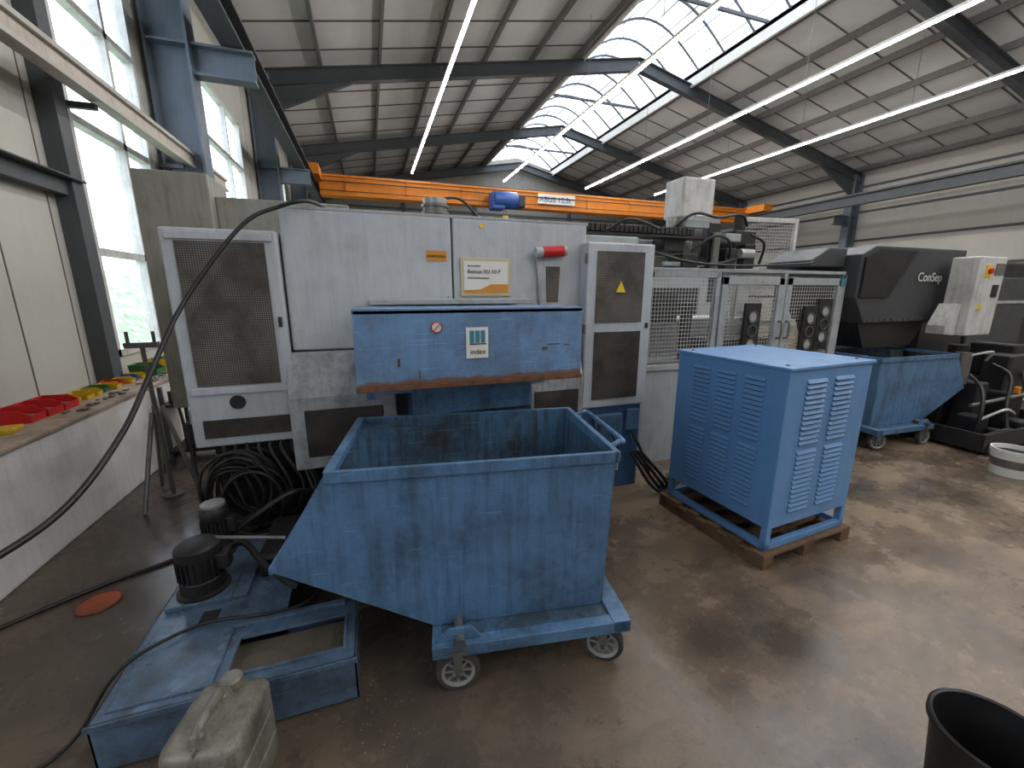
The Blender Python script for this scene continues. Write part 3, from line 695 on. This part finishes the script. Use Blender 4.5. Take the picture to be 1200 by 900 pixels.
boxes('inner_machine',g,[(2.5,4.5,3.9,4.5,0,1.3),(2.7,3.4,3.6,4.0,0,.9)],M['white2'],.02)
boxes('inner_dark',g,[(3.5,4.4,3.5,3.88,.2,1.1),(2.6,3.0,3.5,3.7,1.3,1.6),(3.1,3.2,3.5,3.6,.9,1.5)],M['hopper'],.02)
boxes('safety_door_frame',g,[(3.95,4.0,3.75,3.78,1.2,2.42),(4.67,4.72,3.65,3.68,1.2,2.42)]+[beam((3.95,3.765,z),(4.72,3.665,z),.03,.05) for z in (1.25,1.85,2.395)]+[(3.97,4.0,3.76,3.79,0,1.2),(4.68,4.71,3.66,3.69,0,1.2)],M['whiteplastic'],.004)
mesh('safety_door_mesh',g,[(4.0,3.76,1.27),(4.67,3.67,1.27),(4.67,3.67,2.38),(4.0,3.76,2.38)],[(0,1,2,3)],M['fence'])

g=group('gantry_loader')
box('rail',g,.9,4.15,3.82,3.95,1.98,2.14,M['white2'],.008)
L=[]
x=1.25
while x<3.15: L.append((x,x+.045,3.55,3.68,2.16,2.23)); x+=.052
boxes('energy_chain',g,L,M['black'],.006)
box('chain_tray',g,1.2,3.3,3.53,3.70,2.13,2.15,M['black'])
boxes('posts',g,[(2.12,2.27,3.8,4.0,0,2.0),(4.0,4.12,3.82,3.95,0,2.0)],M['white2'],.01)
box('carriage_cover',g,3.24,3.66,3.85,4.15,2.40,2.80,M['whiteplastic'],.015)
box('carriage_plate',g,3.3,3.65,3.72,3.82,1.9,2.40,M['alu'],.01)
boxes('carriage_blocks',g,[(2.85,3.1,3.6,3.8,2.0,2.2),(3.75,4.05,3.6,3.82,2.05,2.25),(3.35,3.5,3.55,3.65,1.85,2.3),(3.0,3.2,3.5,3.7,1.85,1.98),(3.8,3.95,3.5,3.6,1.85,2.1),(3.55,3.7,3.5,3.6,1.84,2.05)],M['black'],.01)
boxes('carriage_light',g,[(3.05,3.35,3.55,3.6,2.24,2.32),(3.55,3.75,3.52,3.6,2.12,2.2),(2.8,3.3,3.52,3.56,1.86,1.9)],M['white2'],.006)
cyl('servo_motor',g,(3.9,3.7,2.25),(3.9,3.7,2.42),.06,M['black'])
cyl('servo_motor_b',g,(2.95,3.65,2.2),(2.95,3.65,2.34),.05,M['alu'])
cyl('servo_motor_c',g,(3.72,3.5,2.0),(3.9,3.5,2.0),.05,M['alu'])
cyl('gripper_axis',g,(3.42,3.52,1.5),(3.42,3.52,2.2),.04,M['steel'])
tubes('loader_hoses',g,[[(2.9,3.6,2.2),(3.1,3.5,2.36),(3.4,3.5,2.34),(3.7,3.5,2.38),(3.9,3.6,2.3)],[(2.8,3.6,2.0),(3.0,3.45,1.9),(3.3,3.45,1.88),(3.7,3.5,1.95),(4.0,3.6,2.1)],[(2.1,3.5,2.15),(2.3,3.4,2.25),(2.7,3.5,2.2)],[(3.1,3.5,2.0),(3.3,3.42,2.15),(3.5,3.42,2.1),(3.6,3.5,1.95)],[(3.85,3.5,2.2),(4.0,3.45,2.1),(4.02,3.5,1.9)]],.014,M['rubber'])
tube('overhead_cable',None,[(4.22,3.05,1.90),(4.1,3.04,1.88),(3.6,3.02,1.85),(3.0,3.0,1.84),(2.5,2.95,1.87),(2.1,2.95,1.96)],.009,M['rubber'])

# ---------------------------------------------------------------- right conveyor machine
g=group('chip_separator')
H=M['hopper']
prism('hopper_upper',g,[(4.76,1.98),(4.95,2.07),(6.5,2.07),(6.5,1.50),(6.1,1.28),(4.95,1.28),(4.76,1.55)],'Y',2.95,3.75,H,.01)
prism('hopper_duct',g,[(4.25,1.92),(4.5,2.05),(4.76,2.05),(4.76,1.86),(4.25,1.86)],'Y',3.1,3.6,H,.01)
prism('hopper_chamfer',g,[(4.80,1.95),(4.98,2.03),(5.6,2.03),(5.25,1.55),(4.80,1.55)],'Y',2.93,2.95,M['black'])
prism('discharge',g,[(4.95,1.28),(6.1,1.28),(5.9,1.0),(5.1,1.0)],'Y',3.0,3.7,M['black'])
boxes('hopper_bolts',g,[(x,x+.02,2.94,2.95,1.30,1.32) for x in [5.0+.1*i for i in range(11)]],M['steel'])
text('separator_text',g,'ConSep',(5.68,2.935,1.72),.135,M['paper'])
box('control_cabinet',g,6.06,6.54,2.62,2.86,1.14,1.97,M['whiteplastic'],.015)
prism('cabinet_bracket',g,[(5.86,1.16),(6.06,1.14),(6.06,1.48),(6.0,1.48),(5.86,1.25)],'Y',2.70,2.86,M['whiteplastic'])
cyl('emergency_stop',g,(6.22,2.585,1.82),(6.22,2.62,1.82),.03,M['red'])
box('stop_plate',g,6.17,6.27,2.61,2.62,1.76,1.88,M['yellab'])
box('cabinet_panel',g,6.34,6.50,2.61,2.62,1.78,1.9,M['steel'])
prism('cabinet_triangle',g,[(6.16,1.42),(6.23,1.42),(6.195,1.49)],'Y',2.61,2.62,M['yellab'])
box('cabinet_screen',g,6.36,6.46,2.61,2.62,1.55,1.68,M['ink'])
boxes('pan',g,[(5.68,7.4,2.12,2.14,.04,.22),(5.68,5.70,2.14,3.3,.04,.22),(7.38,7.4,2.14,3.3,.04,.22),(5.68,7.4,3.28,3.3,.04,.22),(5.7,7.38,2.14,3.28,.04,.08)],M['black'],.004)
boxes('base',g,[(6.25,7.4,2.75,4.1,.08,.6)],M['black'],.02)
cyl('pan_wheel',g,(5.8,2.08,.06),(5.8,2.11,.06),.06,M['steel'])
boxes('pump_blocks',g,[(6.3,6.5,2.5,2.7,.08,.62),(6.7,7.0,2.4,2.7,.08,.5),(5.95,6.15,2.3,2.5,.08,.32),(7.1,7.35,2.6,3.0,.6,1.0),(6.5,6.7,2.2,2.35,.08,.25),(6.1,6.2,2.2,2.3,.08,.2),(6.8,7.3,2.5,2.74,.08,.9)],M['black'],.02)
boxes('orange_valves',g,[(6.72,6.76,2.35,2.4,.5,.58)],M['orange'],.01)
cyl('pump_a',g,(6.22,2.65,.6),(6.22,2.65,.95),.07,M['steel'])
cyl('pump_b',g,(6.55,2.85,.6),(6.55,2.85,1.0),.09,M['black'])
cyl('pipe',g,(5.85,2.35,.45),(7.1,2.35,.50),.018,M['steel'])
tubes('hoses',g,[[(6.2,2.6,.92),(6.3,2.5,.97),(6.45,2.52,.95),(6.55,2.6,.85)],[(5.95,2.3,.3),(6.1,2.2,.42),(6.4,2.25,.36),(6.6,2.3,.3)]],.012,M['whiteplastic'])
tubes('black_hoses',g,[[(6.3,2.6,.7),(6.1,2.4,.6),(5.95,2.3,.4),(5.9,2.3,.12)],[(6.7,2.6,.8),(6.6,2.4,.7),(6.4,2.3,.4),(6.3,2.2,.1)],[(6.0,2.3,.1),(6.2,2.18,.2),(6.5,2.2,.15),(6.9,2.3,.3),(7.1,2.5,.7)]],.018,M['rubber'])
boxes('legs',g,[(4.9,4.96,3.45,3.51,.0,1.2),(6.4,6.46,3.3,3.36,.55,1.6)],H)
box('back_panel',g,6.45,7.35,3.2,3.3,.6,1.5,M['black'],.01)
boxes('drip_tray',g,[(4.9,5.6,3.4,3.42,0,.12),(4.9,4.92,3.4,3.9,0,.12),(4.9,5.6,3.88,3.9,0,.12),(4.9,5.6,3.4,3.9,0,.02)],M['black'],.003)
g=group('dark_turning_machine')
box('body',g,7.45,10.5,3.3,5.2,.0,2.0,M['black'],.03)
box('side_door',g,7.6,8.9,3.26,3.3,.7,1.8,M['hopper'],.02)
box('stripe',g,7.6,8.9,3.25,3.262,1.45,1.49,M['white2'])
box('panel',g,9.1,9.6,3.2,3.3,1.1,1.8,M['whiteplastic'],.02)
g=group('background_lathe')
box('body',g,5.5,9.0,8,9.8,0,1.95,M['white2'],.03); box('window',g,6,7.4,7.97,8,.9,1.7,M['ink'],.02); box('plinth',g,5.5,9,7.9,8,0,.4,M['hopper'])

# ---------------------------------------------------------------- world & camera
w=D.worlds.new('World'); SC.world=w; w.use_nodes=True
bg=w.node_tree.nodes['Background']; bg.inputs[0].default_value=srgb(218,230,246); bg.inputs[1].default_value=4.2
cam=D.cameras.new('camera'); co=D.objects.new('camera',cam); SC.collection.objects.link(co)
cam.sensor_width=36; cam.lens=14.4; cam.clip_start=.05; cam.clip_end=200
co.location=(0,0,1.6); co.rotation_euler=(R(90-12.6),0,R(-18.85)); SC.camera=co
SC.view_settings.view_transform='Standard'; SC.view_settings.look='None'
SC.view_settings.exposure=0.55
